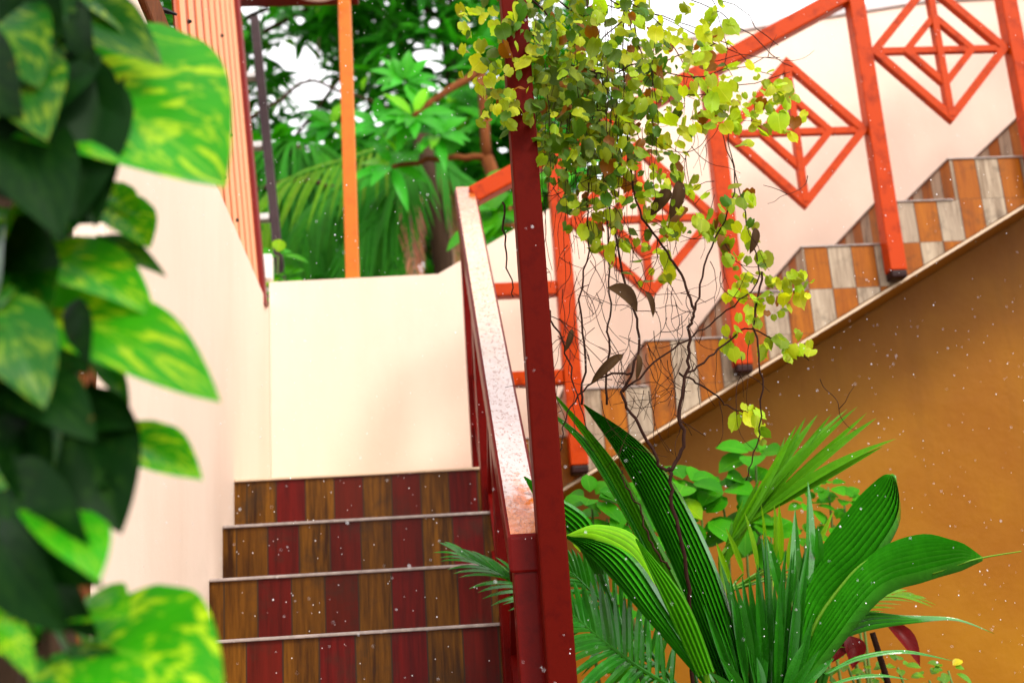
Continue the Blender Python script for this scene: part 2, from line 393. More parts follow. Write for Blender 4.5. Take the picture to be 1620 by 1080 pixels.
st = thing('staircase', 'lower stair flight with dark red and brown plank tile risers, rising to the landing', 'staircase', (-.17, 2, 0))
for k in range(-7, 4):
    z = H4+R*k; y = Y4+RUN1*k; zb = z-R if k > -7 else 0.0
    y1 = y+RUN1 if k < 3 else YB
    b = MB(); b.box((XL, y, max(0, zb)), (XR-.004, YB if k < 3 else y1, z-.008)); s1 = b.build('step' if k < 3 else 'landing', M['riser'], st)
    b = MB(); b.box((XL+.002, y-.009, z-.0078), (XR, y1-.0005 if k < 3 else y1, z)); b.build('nosing' if k < 3 else 'paving', M['nosing'] if k < 3 else M['trim'], s1, .002)

st2 = thing('staircase', 'upper stair flight faced with grey and orange plank tiles, ochre underside', 'staircase', (1.3, YR, LAND))
for k in range(1, 11):
    x = X1+RUN2*(k-1); z = LAND+R*k
    zb0 = .587+EYE+.535*(x-.468)-.0; zb1 = zb0+.535*RUN2
    b = MB(); b.prism([(x, zb0+.006), (x+RUN2-.0005, zb1+.006), (x+RUN2-.0005, z-.006), (x, z-.006)], YR, YB-.003)
    s1 = b.build('step', M['side'], st2)
    b = MB(); b.box((x-.008, YR-.006, z-.0055), (x+RUN2-.009, YB-.004, z)); b.build('nosing', M['nosing'], s1, .002)
xe = X1+RUN2*10
zl = lambda x: .587+EYE+.535*(x-.468)
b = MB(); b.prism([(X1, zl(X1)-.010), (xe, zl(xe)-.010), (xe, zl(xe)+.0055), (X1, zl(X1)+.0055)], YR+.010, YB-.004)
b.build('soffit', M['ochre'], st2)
b = MB(); b.prism([(X1, zl(X1)-.0085), (xe, zl(xe)-.0085), (xe, zl(xe)+.001), (X1, zl(X1)+.001)], YR-.003, YR+.009)
b.build('edge_trim', M['trim'], st2)

# ------------------------------------------------------------------ walls
def wallobj(name, label, mat, mb, bevel=.012):
    return tag(mb.build(name, mat, None, bevel), label, 'wall')
b = MB()
WT = 1.462+EYE
b.box((XL-.14, 2.15, 0), (XL, YB+.14, WT)); wallobj('plaster_wall', 'cream plaster wall along the lower stair, corrugated sheet standing on it', M['cream'], b, .02)
b = MB()
pw = [(XL+.0005, 0), (4.2, 0), (4.2, 2.80+EYE), (2.3, 2.72+EYE), (.98, 2.53+EYE), (.955, 2.03+EYE), (.11, 1.555+EYE), (XL+.0005, 1.548+EYE)]
b.prism(pw, YB, YB+.14); pwall = wallobj('plaster_wall', 'cream plaster wall behind the landing, stepping up behind the upper flight', M['cream'], b, .003)
b = MB(); b.prism([(.975, 2.532+EYE), (2.3, 2.722+EYE), (4.2, 2.802+EYE), (4.2, 2.84+EYE), (2.3, 2.76+EYE), (.975, 2.57+EYE)], YB-.012, YB+.155)
b.build('coping', M['capstone'], pwall, .006)
b = MB(); b.box((XR+.001, YB-.02, 0), (4.2, YB-.003, LAND-.35)); 
xs = [(XR+.001, 0), (4.2, 0), (4.2, zl(4.2)-.0115), (XR+.001, zl(XR)-.0115)]
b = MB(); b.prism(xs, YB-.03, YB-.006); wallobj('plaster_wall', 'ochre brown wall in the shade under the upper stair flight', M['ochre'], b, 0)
b = MB(); b.box((XL-.22, 2.06, 0), (XL-.006, 2.146, 1.9)); tag(b.build('pillar', M['rust'], None, .01), 'brown pillar at the near end of the cream wall, behind climbing leaves', 'pillar')

def ring(mb, c, w, h, bar_, d, ax):
    """diamond frame round c, half width w along axis ax ('x' or 'y'), half height h, bar width bar_, depth d"""
    c = Vector(c); A = Vector((1, 0, 0)) if ax == 'x' else Vector((0, 1, 0)); B = Vector((0, 1, 0)) if ax == 'x' else Vector((-1, 0, 0)); Z = Vector((0, 0, 1))
    k = bar_/2/math.sin(math.atan2(h, w)); kz = k*h/w
    vs = []
    for dd in (-d/2, d/2):
        for e in (1, -1):
            W_, H_ = w+k*e, h+kz*e
            vs += [c+A*W_+B*dd, c+Z*H_+B*dd, c-A*W_+B*dd, c-Z*H_+B*dd]
    fs = []
    for i in range(4):
        j = (i+1) % 4
        fs += [(i, j, 4+j, 4+i), (8+j, 8+i, 12+i, 12+j), (j, i, 8+i, 8+j), (4+i, 4+j, 12+j, 12+i)]
    return mb.add(vs, fs)
# ------------------------------------------------------------------ railings
lr = thing('stair_railing', 'red railing of the lower flight, its wet handrail sloping toward the viewer', 'railing', (.21, 2.45, 0))
HX = .2105; HW = .078
ya, za, yb, zb = 2.45, .266+EYE, 4.105, 1.715+EYE
sl = (zb-za)/(yb-ya)
def hz(y): return za+(y-ya)*sl
th = .10
b = MB(); b.add([(HX-HW/2, ya, za), (HX+HW/2, ya, za), (HX+HW/2, yb, zb), (HX-HW/2, yb, zb), (HX-HW/2, ya, za-.075), (HX+HW/2, ya, za-.075), (HX+HW/2, yb, zb-th), (HX-HW/2, yb, zb-th)],
    [(0,1,2,3), (7,6,5,4), (0,4,5,1), (1,5,6,2), (2,6,7,3), (3,7,4,0)])
hr = b.build('handrail', M['red'], lr, .007)
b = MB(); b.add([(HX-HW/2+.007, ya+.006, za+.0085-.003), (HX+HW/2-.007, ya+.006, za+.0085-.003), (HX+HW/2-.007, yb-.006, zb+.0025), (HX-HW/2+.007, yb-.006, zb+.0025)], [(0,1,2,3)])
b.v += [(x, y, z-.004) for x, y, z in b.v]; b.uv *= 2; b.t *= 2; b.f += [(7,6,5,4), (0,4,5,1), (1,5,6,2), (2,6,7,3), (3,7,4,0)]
b.build('worn_sheen_top', M['railtop'], hr)
def stepz(y): return H4+R*math.floor((y-Y4)/RUN1+1e-6) if y > Y4-7*RUN1 else 0
for y in (ya+.034, 3.0, 3.55, yb-.04):
    zt = hz(y)-th*.98; z0 = max(0, min(LAND, stepz(y)))
    b = MB(); b.box((HX-.030, y-.030, z0+.0005 if y < 4 else LAND+.0005), (HX+.030, y+.030, zt+.01)); b.build('post', M['red'], lr, .004)
for a0, a1 in ((ya+.064, 2.97), (3.03, 3.52), (3.58, yb-.07)):
    ym = (a0+a1)/2; hw = (a1-a0)/2; zc = hz(ym)-.44; hh = .26
    zc = hz(ym)-.48
    b = MB(); ring(b, (HX, ym, zc), hw, hh, .026, .026, 'y')
    b.build('diamond_panel', M['red'], lr)
    b = MB(); b.bar((HX, a0-.004, hz(a0)-.84), (HX, a1+.004, hz(a1)-.84), .03, .03, (0, 0, 1)); b.build('lower_rail', M['red'], lr)

ur = thing('stair_railing', 'orange railing of the upper flight with nested diamond panels between posts', 'railing', (1.45, YR-.04, LAND))
YP = YR-.038
px = [.545+.608*i for i in range(6)]
def uz(x): return 1.668+EYE+.525*(x-.243)
b = MB(); b.bar((.235, YP, uz(.235)), (px[-1]+.1, YP, uz(px[-1]+.1)), .062, .066); b.build('handrail', M['orange'], ur, .006)
for i, x in enumerate(px):
    zb_ = .668+EYE+(x-.545)*.5345-.02
    zt = uz(x)-.03 if i != 0 else uz(x)-.03
    b = MB(); b.box((x-.031, YP-.031, zb_+.018), (x+.031, YP+.031, zt)); po = b.build('post', M['orange'], ur, .004)
    b = MB(); b.box((x-.030, YP-.030, zb_-.010), (x+.030, YP+.030, zb_+.0175)); b.build('foot', M['foot'], po, .006)
for i in range(5):
    cx = (px[i]+px[i+1])/2; cz = 1.880+EYE+(cx-1.457)*.5345
    b = MB(); w2, h2 = .262, .288
    ring(b, (cx, YP, cz), w2-.003, h2-.003, .031, .031, 'x'); ring(b, (cx, YP, cz), w2*.5, h2*.5, .027, .027, 'x')
    b.bar((cx-.276, YP, cz), (cx+.276, YP, cz), .027, .023, (0, 1, 0))
    b.bar((cx, YP, cz-h2+.004), (cx, YP, cz+h2-.004), .027, .035, (0, 1, 0))
    b.build('diamond_panel', M['orange'], ur, .002)
for z in (1.304+EYE, .98+EYE):
    b = MB(); b.bar((HX+.031, YP+.002, z), (px[0]-.0315, YP+.002, z), .05, .05); b.build('crossbar', M['orange'], ur, .004)

# tall post that carries the vine
b = MB(); PX, PY = .257, 2.42
b.box((PX-.0285, PY-.0285, 0), (PX+.0285, PY+.0285, 3.4)); tag(b.build('support_post', M['darkred'], None, .004), 'tall dark red square post beside the handrail, hanging vine on it', 'post')

# ------------------------------------------------------------------ corrugated sheet, batten, ladder, rear post
cf = thing('corrugated_fence', 'salmon corrugated metal sheet leaning above the cream wall, dark red edge trim', 'fence', (-.62, 3.6, WT))
lean = .075
def cfp(y, z, o=0): return Vector((-.585+o-(z-WT)*lean, y, z))
def ztop(y): return 3.0+EYE
def sheet_left(z): return 3.12 - (z-WT)*.02
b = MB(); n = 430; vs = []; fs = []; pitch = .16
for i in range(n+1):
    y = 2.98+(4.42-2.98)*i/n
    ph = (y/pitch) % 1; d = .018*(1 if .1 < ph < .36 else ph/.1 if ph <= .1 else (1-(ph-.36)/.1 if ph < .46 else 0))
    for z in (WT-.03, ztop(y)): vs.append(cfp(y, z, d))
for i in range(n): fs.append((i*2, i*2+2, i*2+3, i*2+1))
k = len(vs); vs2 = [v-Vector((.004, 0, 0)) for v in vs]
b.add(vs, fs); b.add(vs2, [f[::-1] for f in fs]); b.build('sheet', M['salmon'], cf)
b = MB(); b.bar(cfp(4.45, WT-.06, .008), cfp(4.45, ztop(4.4), .008), .055, .05, (1, 0, 0)); b.build('edge_trim', M['barge'], cf, .004)
b = MB()
for y in (3.08, 3.3, 3.55, 3.8):
    for z in (WT+.05, WT+.4, WT+.75):
        v = cfp(y+rnd.uniform(-.02, .02), z+rnd.uniform(-.05, .05), .020); b = MB(); b.tube([v, v+Vector((.010, 0, 0))], .007, .004, 6); b.build('fastener', M['black'], cf)
bt = thing('roof_batten', 'rusty brown batten with dark clips lying on the cream wall top', 'batten', (XL-.03, 2.5, WT))
b = MB(); b.bar((XL-.02, 2.28, WT+.052), (XL-.026, 3.02, WT+.050), .055, .10); b.build('board', M['rust'], bt, .008)
for cx_, cy_, cY in ((262, 18, 2.63), (279, 66, 2.76), (293, 112, 2.88), (308, 152, 2.99)):
    v = at(cx_, cy_, cY); b = MB(); b.tube([v-Vector((.014, 0, 0)), v, v+Vector((.024, .012, -.003))], .012, .003, 5); b.build('clip', M['black'], bt)

la = thing('ladder', 'dark brown ladder with pale rungs standing behind the corrugated sheet', 'ladder', (-.7, 5.0, 1.0))
l0, l1 = at(443, 430, 5.0), at(403, 30, 5.0)
dv = (l1-l0).normalized(); l00 = l0-dv*(l0.z-0.0)/dv.z
off = Vector((-.30, .02, 0))
for o in (Vector((0, 0, 0)), off):
    b = MB(); b.bar(l00+o, l1+o, .038, .05, (0, 1, 0)); b.build('rail', M['ladder'], la, .004)
z = l00.z+.25
hs = [at(400, 121, 5.0).z, at(405, 238, 5.0).z, at(415, 345, 5.0).z]
step = (hs[0]-hs[2])/2
for i in range(-5, 1):
    pz = hs[0]+i*step; q = l00+dv*((pz-l00.z)/dv.z)
    b = MB(); b.bar(q+Vector((-.020, 0, 0)), q+off+Vector((.020, 0, 0)), .05, .028); b.build('rung', M['rung'], la, .003)
b = MB(); q = at(558, 440, 4.665); b.box((q.x-.027, 4.64, q.z-.01), (q.x+.027, 4.694, 2.83+EYE))
tag(b.build('roof_post', M['postorange'], None, .004), 'slim orange post standing on the landing parapet before the trees', 'post')
b = MB(); b.box((-.75, 4.635, 2.832+EYE), (q.x+.06, 4.70, 2.92+EYE)); tag(b.build('roof_beam', M['barge'], None, .005), 'dark red beam on top of the slim orange post', 'beam')
b = MB(); q = at(502, -3, 4.58); b.tube(wobble([q+Vector((-.09, 0, .035)), q+Vector((-.045, 0, .004)), q+Vector((.03, 0, -.004)), q+Vector((.115, 0, .03))], 12, 0), .016, .012, 10)
tag(b.build('drain_pipe', M['white'], None, 0, True), 'short curved white pipe under the dark red beam', 'pipe')
b = MB(); q = at(415, 412, 4.56); b.box((q.x-.022, 4.62, q.z-.055), (q.x+.030, 4.67, q.z+.05)); tag(b.build('junction_box', M['white'], None, .006), 'small pale junction box beside the corrugated sheet foot', 'box')

# ------------------------------------------------------------------ background trees
def rtint(a=.75, b=1.2, yel=.25): 
    k = rnd.uniform(a, b)
    if rnd.random() < .03: return (6*k, 1.6*k, .8*k, 1)
    return (k*(1+rnd.random()*yel*2), k, k*rnd.uniform(.7, 1.1), 1)
def rosette(mb, c, ax, n, L, W, prof=lance, tint=None):
    ax = Vector(ax).normalized(); o = ax.orthogonal().normalized(); w = ax.cross(o)
    for i in range(n):
        a = i*2.4+rnd.uniform(-.3, .3); e = rnd.uniform(-.25, .75)
        d = (o*math.cos(a)+w*math.sin(a)+ax*e).normalized(); l = L*rnd.uniform(.7, 1.1)
        tip = c+d*l+Vector((0, 0, -.2*l)); blade(mb, c+d*.02, tip, ax, W*rnd.uniform(.85, 1.1), prof, .12, .12, 5, 2, tint or rtint())
def tree(name, label, base, crown, ncl, nl, L, W, mat, seed, group='trees behind the landing wall', limbs=7, trunk_r=.10, gaps=()):
    global rnd
    keep = rnd; rnd = random.Random(seed)
    t = thing(name, label, 'tree', base, group); base = Vector(base)
    c = Vector(crown[0]); r = Vector(crown[1])
    top = Vector((c.x+rnd.uniform(-.2, .2), c.y, c.z+r.z*.2))
    b = MB(); b.tube(wobble([base, base.lerp(top, .4)+Vector((.12, 0, 0)), top], 14, .02), trunk_r, trunk_r*.35, 9)
    b.build('trunk', M['bark'], t, 0, True)
    cen = []
    for i in range(ncl):
        while True:
            p = Vector((rnd.uniform(-1, 1), rnd.uniform(-1, 1), rnd.uniform(-1, 1)))
            if .12 < p.length < 1: break
        q = Vector((c.x+p.x*r.x, c.y+p.y*r.y, c.z+p.z*r.z))
        if any((q-g[0]).length < g[1] for g in gaps): continue
        cen.append(q)
    b = MB()
    for i in range(min(limbs, len(cen))):
        s0 = base.lerp(top, rnd.uniform(.55, 1)); e = cen[i]
        b.tube(wobble([s0, s0.lerp(e, .5)+Vector((0, 0, .12)), e], 9, .015), trunk_r*.3, .012, 6)
    b.build('limb', M['bark'], t, 0, True)
    b = MB()
    for q in cen:
        ax = Vector((rnd.uniform(-.6, .6), rnd.uniform(-.9, .2), rnd.uniform(.2, 1)))
        rosette(b, q, ax, nl, L, W)
    b.build('crown', mat, t, 0, True)
    rnd = keep
    return t
def gp(x, y, Y, r): return (at(x, y, Y), r)
# gaps in which the white sky shows between the crowns
Gs = []
for Yd in (6.5, 7.2, 8, 8.8, 9.6, 10.4, 11.2):
    Gs += [gp(480, 130, Yd, .19*Yd/8+.16), gp(540, 135, Yd, .12*Yd/8+.14), gp(445, 140, Yd, .12*Yd/8+.14), gp(585, 125, Yd, .05*Yd/8+.12), gp(735, 75, Yd, .07*Yd/8+.1)]
tree('mango_tree', 'tall dark green tree with long drooping leaves, left of the orange post', (-1.3, 9.6, 0), ((-1.4, 9.6, 6.9), (1.6, 1.0, 1.25)), 150, 13, .34, .085, M['tree'], 3, gaps=Gs)
tree('mango_tree', 'dense dark green tree right of the orange post, tallest crown', (.6, 9.0, 0), ((.45, 9.0, 6.5), (1.25, 1.0, 1.5)), 170, 13, .34, .085, M['tree'], 4, gaps=Gs)
tree('broadleaf_tree', 'lower shaded green tree seen just above the landing parapet', (-.9, 8.2, 0), ((-.6, 8.2, 4.1), (1.5, .8, 1.0)), 170, 12, .30, .085, M['tree'], 5, gaps=Gs)
tree('broadleaf_tree', 'dark tree seen between the orange post and the tall red post', (.9, 8.0, 0), ((.75, 8.0, 4.6), (.9, .8, 1.0)), 120, 12, .32, .10, M['tree'], 6, gaps=Gs)
tree('broadleaf_tree', 'distant dark tree behind the others, closing the gaps near the parapet', (-.3, 12.0, 0), ((-.3, 12.0, 5.2), (3.0, .9, 1.5)), 230, 13, .42, .12, M['tree'], 8, gaps=Gs)
# frangipani with a bright rosette
fr = thing('frangipani_tree', 'bright green rosette of long leaves on a brown branch, middle of the trees', 'tree', (.9, 6.4, 0), None)
b = MB(); cR = at(655, 185, 6.2)
b.tube(wobble([(.95, 6.4, 0), (.92, 6.4, 2.2), at(770, 250, 6.4)], 12, .01), .05, .04, 8)
b.tube(wobble([at(770, 250, 6.4), at(760, 115, 6.4), at(742, 125, 6.35), at(690, 155, 6.25), cR], 16, .004), .03, .018, 8)
b.tube(wobble([at(770, 250, 6.4), at(700, 250, 6.3), at(620, 265, 6.3)], 12, .008), .022, .012, 7)
b.build('trunk', M['rust'], fr, 0, True)
b = MB()
for c, nn in ((cR, 22), (at(640, 130, 6.3), 14), (at(600, 200, 6.3), 12), (at(690, 215, 6.3), 12), (at(620, 262, 6.3), 9)):
    rosette(b, c, (rnd.uniform(-.3, .3), -1, .5), nn, .26, .075)
b.build('crown', M['treebright'], fr, 0, True)
# bare thin branch across the sky gap
b = MB(); b.tube(wobble([at(380, 195, 7.4), at(440, 160, 7.4), at(488, 128, 7.4), at(540, 145, 7.4), at(640, 190, 7.6), (0.8, 8.0, 4.2)], 24, .006), .014, .008, 6)
b.tube(wobble([at(488, 128, 7.4), at(500, 95, 7.4), at(505, 60, 7.5)], 8, .005), .007, .003, 5)
b.tube(wobble([at(410, 300, 7.4), at(470, 285, 7.2), at(540, 298, 7.2), at(610, 290, 7.4), (.8, 8.0, 3.6)], 20, .008), .02, .012, 6)
b.tube(wobble([(.8, 8.0, 0), (.82, 8.0, 2), (.8, 8.0, 4.2)], 8, .01), .04, .02, 7)
tag(b.build('bare_tree', M['bark'], None, 0, True), 'thin bare brown branches crossing the white gap in the trees', 'tree')
# palm with hanging and dry fronds
pt = thing('palm_tree', 'palm behind the landing parapet with brown dry fronds hanging down', 'tree', (.35, 6.9, 0))
cen = at(668, 215, 6.9)
b = MB(); b.tube(wobble([(.35, 6.9, 0), (.33, 6.9, 2), cen], 12, .01), .07, .06, 9); b.build('trunk', M['bark'], pt, 0, True)
fr_px = [((640, 300), (560, 390), (540, 520), M['farpalm'], .28), ((600, 260), (500, 330), (455, 470), M['farpalm'], .30), ((700, 260), (770, 320), (800, 450), M['farpalm'], .28), ((690, 290), (715, 380), (720, 500), M['dryfrond'], .20),
         ((655, 280), (650, 380), (668, 500), M['dryfrond'], .16), ((680, 270), (700, 330), (760, 470), M['dryfrond'], .18), ((620, 270), (590, 360), (600, 500), M['farpalm'], .26), ((560, 250), (440, 300), (400, 430), M['farpalm'], .30),
         ((640, 280), (610, 330), (640, 520), M['farpalm'], .22)]
for a, c, e, mt, L in fr_px:
    b = MB(); Yd = 6.9+rnd.uniform(-.3, .2); pth = wobble([cen, at(*a, Yd), at(*c, Yd), at(*e, Yd)], 20, 0)
    b.tube(pth, .012, .005, 5); pinnate(b, pth, (0, -.8, .6), 26, L, .028 if mt is not M['dryfrond'] else .014, 50, .75, .18, rtint(.85, 1.15), lift=-.1, vfold=.3)
    b.build('frond', mt, pt, 0, True)
# palms behind at the left, fan of dark hanging leaves
pt = thing('palm_tree', 'dark green palm with fine hanging leaflets behind the ladder', 'tree', (-.75, 7.6, 0))
cen = at(470, 235, 7.6)
b = MB(); b.tube(wobble([(-.75, 7.6, 0), (-.7, 7.6, 2), cen], 12, .01), .07, .06, 9); b.build('trunk', M['bark'], pt, 0, True)
for a, c, e in (((448, 240), (428, 320), (425, 480)), ((480, 250), (500, 350), (505, 500)), ((500, 235), (530, 320), (545, 490)), ((470, 250), (455, 350), (458, 500)), ((520, 245), (570, 310), (600, 470)), ((460, 225), (410, 250), (390, 420))):
    b = MB(); pth = wobble([cen, at(*a, 7.5), at(*c, 7.5), at(*e, 7.5)], 20, 0)
    b.tube(pth, .012, .005, 5); pinnate(b, pth, (0, -.8, .6), 30, .32, .020, 32, .95, .18, rtint(.8, 1.2), lift=-.1); b.build('frond', M['farpalm'], pt, 0, True)
# plants just behind the parapet
def bush(name, label, cat, base, heads, L, W, mat, n, prof=oval, group=None):
    t = thing(name, label, cat, base, group); base = Vector(base); b = MB(); f = MB()
    for h in heads:
        b.tube(wobble([base+Vector((rnd.uniform(-.03, .03), rnd.uniform(-.03, .03), 0)), base.lerp(h, .6)+Vector((0, 0, .03)), h], 8, .006), .007, .003, 5)
        rosette(f, Vector(h), (rnd.uniform(-.3, .3), -.7, .8), n, L, W, prof)
    b.build('stem', M['greenstem'], t, 0, True); f.build('foliage', mat, t, 0, True); return t
bush('broadleaf_plant', 'fresh green broad leaves poking up between the two cream walls', 'plant', (-.60, 4.9, 0), [at(440, 405, 4.9), at(450, 440, 4.88), at(418, 440, 4.86), at(428, 470, 4.8)], .12, .055, M['shrub'], 6)
bush('broadleaf_plant', 'large green leaves behind the sloping parapet, beside the tall red post', 'plant', (.62, 5.2, 0), [at(790, 335, 5.2), at(770, 360, 5.2), at(800, 300, 5.3), at(850, 300, 5.3), at(900, 260, 5.3)], .24, .13, M['shrub'], 6)

# ------------------------------------------------------------------ hanging vine
vn = thing('climbing_vine', 'yellow green round leaved vine tangled round the tall dark red post', 'vine', (.45, 2.5, 0))
VY = 2.5
def vp(x, y, d=0): return at(x, y, VY+d)
tw = MB()
main = [[(1100, 1250, .10), (1098, 1080, .08), (1092, 980, .05), (1085, 900, .02), (1065, 800, 0), (1060, 745, 0), (1045, 738, 0), (1010, 670, 0), (985, 625, 0), (1000, 590, 0), (1010, 520, .02), (985, 430, .05), (960, 300, .1), (940, 120, .1), (925, -60, .1)],
        [(1060, 745, 0), (1082, 700, 0), (1075, 640, 0), (1088, 580, 0), (1090, 520, 0), (1098, 490, 0), (1080, 440, .02), (1050, 390, .03), (1010, 330, .05), (990, 200, .08), (985, -60, .1)],
        [(1060, 900, .02), (1030, 860, .02), (1010, 800, .02), (985, 760, .03), (985, 745, .03)],
        [(920, 640, 0), (925, 560, .0), (918, 470, 0), (932, 380, .04), (930, 280, .05), (945, 100, .1), (950, -60, .1)],
        [(960, 640, .04), (962, 540, .03), (965, 470, .05), (962, 340, .08), (968, 150, .1), (970, -60, .1)],
        [(985, 620, 0), (1040, 570, 0), (1100, 530, .02), (1150, 490, .04), (1200, 440, .04), (1175, 330, .06), (1140, 200, .1)],
        [(1075, 590, 0), (1110, 610, .02), (1150, 640, .05), (1180, 650, .05)],
        [(1085, 590, 0), (1130, 560, .02), (1180, 520, .05), (1240, 545, .06), (1280, 570, .06)],
        [(1205, 430, .02), (1195, 520, .0), (1205, 600, 0), (1200, 690, .02), (1180, 760, .04)],
        [(1000, 590, 0), (945, 600, 0), (900, 650, .0), (885, 715, .0)],
        [(850, 460, .02), (880, 520, .0), (905, 590, .0), (930, 680, .0)],
        [(1100, 490, 0), (1120, 400, .05), (1160, 310, .05), (1150, 200, .08)],
        [(795, 320, .0), (800, 400, .0), (812, 470, .0)]]
for k, pth in enumerate(main):
    P = [vp(*q) for q in pth]; r0 = .0046 if k < 2 else .0026
    tw.tube(wobble(P, len(P)*5, .004), r0, r0*.45, 6)
# bare side twigs
for i in range(140):
    x = rnd.gauss(1010, 85); y = rnd.uniform(300, 640) if i % 3 else rnd.uniform(60, 300); d = rnd.uniform(-.05, .14)
    if x < 850: continue
    P = [vp(x, y, d)]; a = rnd.uniform(0, math.pi); n = rnd.randint(4, 9); s = rnd.uniform(10, 24)
    if rnd.random() < .7: a = math.pi/2+rnd.uniform(-.3, .3)
    for j in range(n):
        a += rnd.uniform(-.55, .55); x += math.cos(a)*s; y += math.sin(a)*s; P.append(vp(x, y, d+rnd.uniform(-.015, .015)))
    tw.tube(wobble(P, len(P)*2, 0), .0011, .0005, 4)
    if rnd.random() < .6:
        q = P[len(P)//2]; P2 = [q]; x2 = y2 = 0; a2 = a+rnd.choice((-1, 1))*1.0
        for j in range(3):
            a2 += rnd.uniform(-.4, .4); q = q+RT*math.cos(a2)*.02-UP*math.sin(a2)*.02; P2.append(q)
        tw.tube(P2, .0011, .0006, 4)
for i in range(34):
    x = rnd.gauss(960, 60); y0 = rnd.uniform(20, 200); y1 = y0+rnd.uniform(160, 330); d = rnd.uniform(-.08, .14)
    P = [vp(x+rnd.uniform(-7, 7), y0+(y1-y0)*q/5, d) for q in range(6)]
    tw.tube(wobble(P, 14, .002), .0013, .0007, 4)
# the overhead run: strands along the top that everything hangs from
for i in range(9):
    x0 = rnd.uniform(740, 860); y0 = rnd.uniform(-120, 40)
    tw.tube(wobble([vp(x0, y0, 0), vp(rnd.uniform(880, 960), rnd.uniform(-80, 120), .08), vp(rnd.uniform(1020, 1120), rnd.uniform(-60, 150), .1), vp(rnd.uniform(1130, 1260), rnd.uniform(60, 200), .12)], 20, .01), .003, .001, 5)
tw.build('stem', M['twig'], vn, 0, True)
lf = MB()
blobs = [  # x, y, rx, ry, depth spread, count, light put into the tint (shaded core dark..backlit rim yellow)
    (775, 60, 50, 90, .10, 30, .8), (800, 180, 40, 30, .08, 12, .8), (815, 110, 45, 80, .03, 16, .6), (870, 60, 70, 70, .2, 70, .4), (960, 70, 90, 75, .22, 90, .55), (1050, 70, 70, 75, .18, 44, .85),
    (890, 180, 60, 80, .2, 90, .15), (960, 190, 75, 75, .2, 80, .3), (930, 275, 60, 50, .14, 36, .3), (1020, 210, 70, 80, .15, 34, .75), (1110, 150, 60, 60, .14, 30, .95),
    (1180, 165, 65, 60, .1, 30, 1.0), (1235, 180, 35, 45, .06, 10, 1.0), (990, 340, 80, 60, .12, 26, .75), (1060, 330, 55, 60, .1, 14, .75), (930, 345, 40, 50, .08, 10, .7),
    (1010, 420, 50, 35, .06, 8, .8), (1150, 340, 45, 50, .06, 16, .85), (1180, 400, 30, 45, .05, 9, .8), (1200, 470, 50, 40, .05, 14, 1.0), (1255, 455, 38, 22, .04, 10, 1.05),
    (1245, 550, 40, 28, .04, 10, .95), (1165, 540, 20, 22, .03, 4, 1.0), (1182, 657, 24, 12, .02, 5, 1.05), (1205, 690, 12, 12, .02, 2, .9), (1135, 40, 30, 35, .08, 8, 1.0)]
for (x, y, rx, ry, dz, n, lit) in blobs:
    for i in range(int(n*2.3)):
        a = rnd.uniform(0, 2*math.pi); q = math.sqrt(rnd.random())*1.1
        c = vp(x+math.cos(a)*q*rx, y+math.sin(a)*q*ry, rnd.uniform(-dz, dz)+(.04 if x > 830 or x < 790 else -.14))
        nr = Vector((rnd.gauss(0, .6), rnd.gauss(-.9, .45), rnd.gauss(.3, .55)))
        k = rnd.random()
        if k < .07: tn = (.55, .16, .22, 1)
        elif k < .07+.8*(1.0-lit): tn = (.18*rnd.uniform(.8, 1.3), .30*rnd.uniform(.8, 1.3), .5, 1)
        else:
            g_ = rnd.choice((.6, .9, 1.1, 1.3))*(.55+.45*lit); tn = (g_*rnd.uniform(.75, 1.15), g_, g_*.8, 1)
        sz = rnd.uniform(.008, .018) if rnd.random() < .86 else rnd.uniform(.018, .027)
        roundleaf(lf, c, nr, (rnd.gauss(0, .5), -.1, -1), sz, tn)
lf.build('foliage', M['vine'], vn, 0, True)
for (bx, by, tx, ty, w) in ((960, 455, 1010, 490, .045), (985, 560, 935, 605, .022), (1075, 285, 1062, 345, .03), (1060, 300, 1030, 340, .03), (1020, 460, 1035, 500, .016), (1195, 360, 1188, 400, .02), (1010, 560, 1008, 600, .014), (905, 520, 895, 555, .014)):
    b = MB(); blade(b, vp(bx, by, -.02), vp(tx, ty, -.03), (.3, -1, .4), w, oval, .35, .2, 8, 4); b.build('dry_leaf', M['dryleaf'], vn, 0, True)

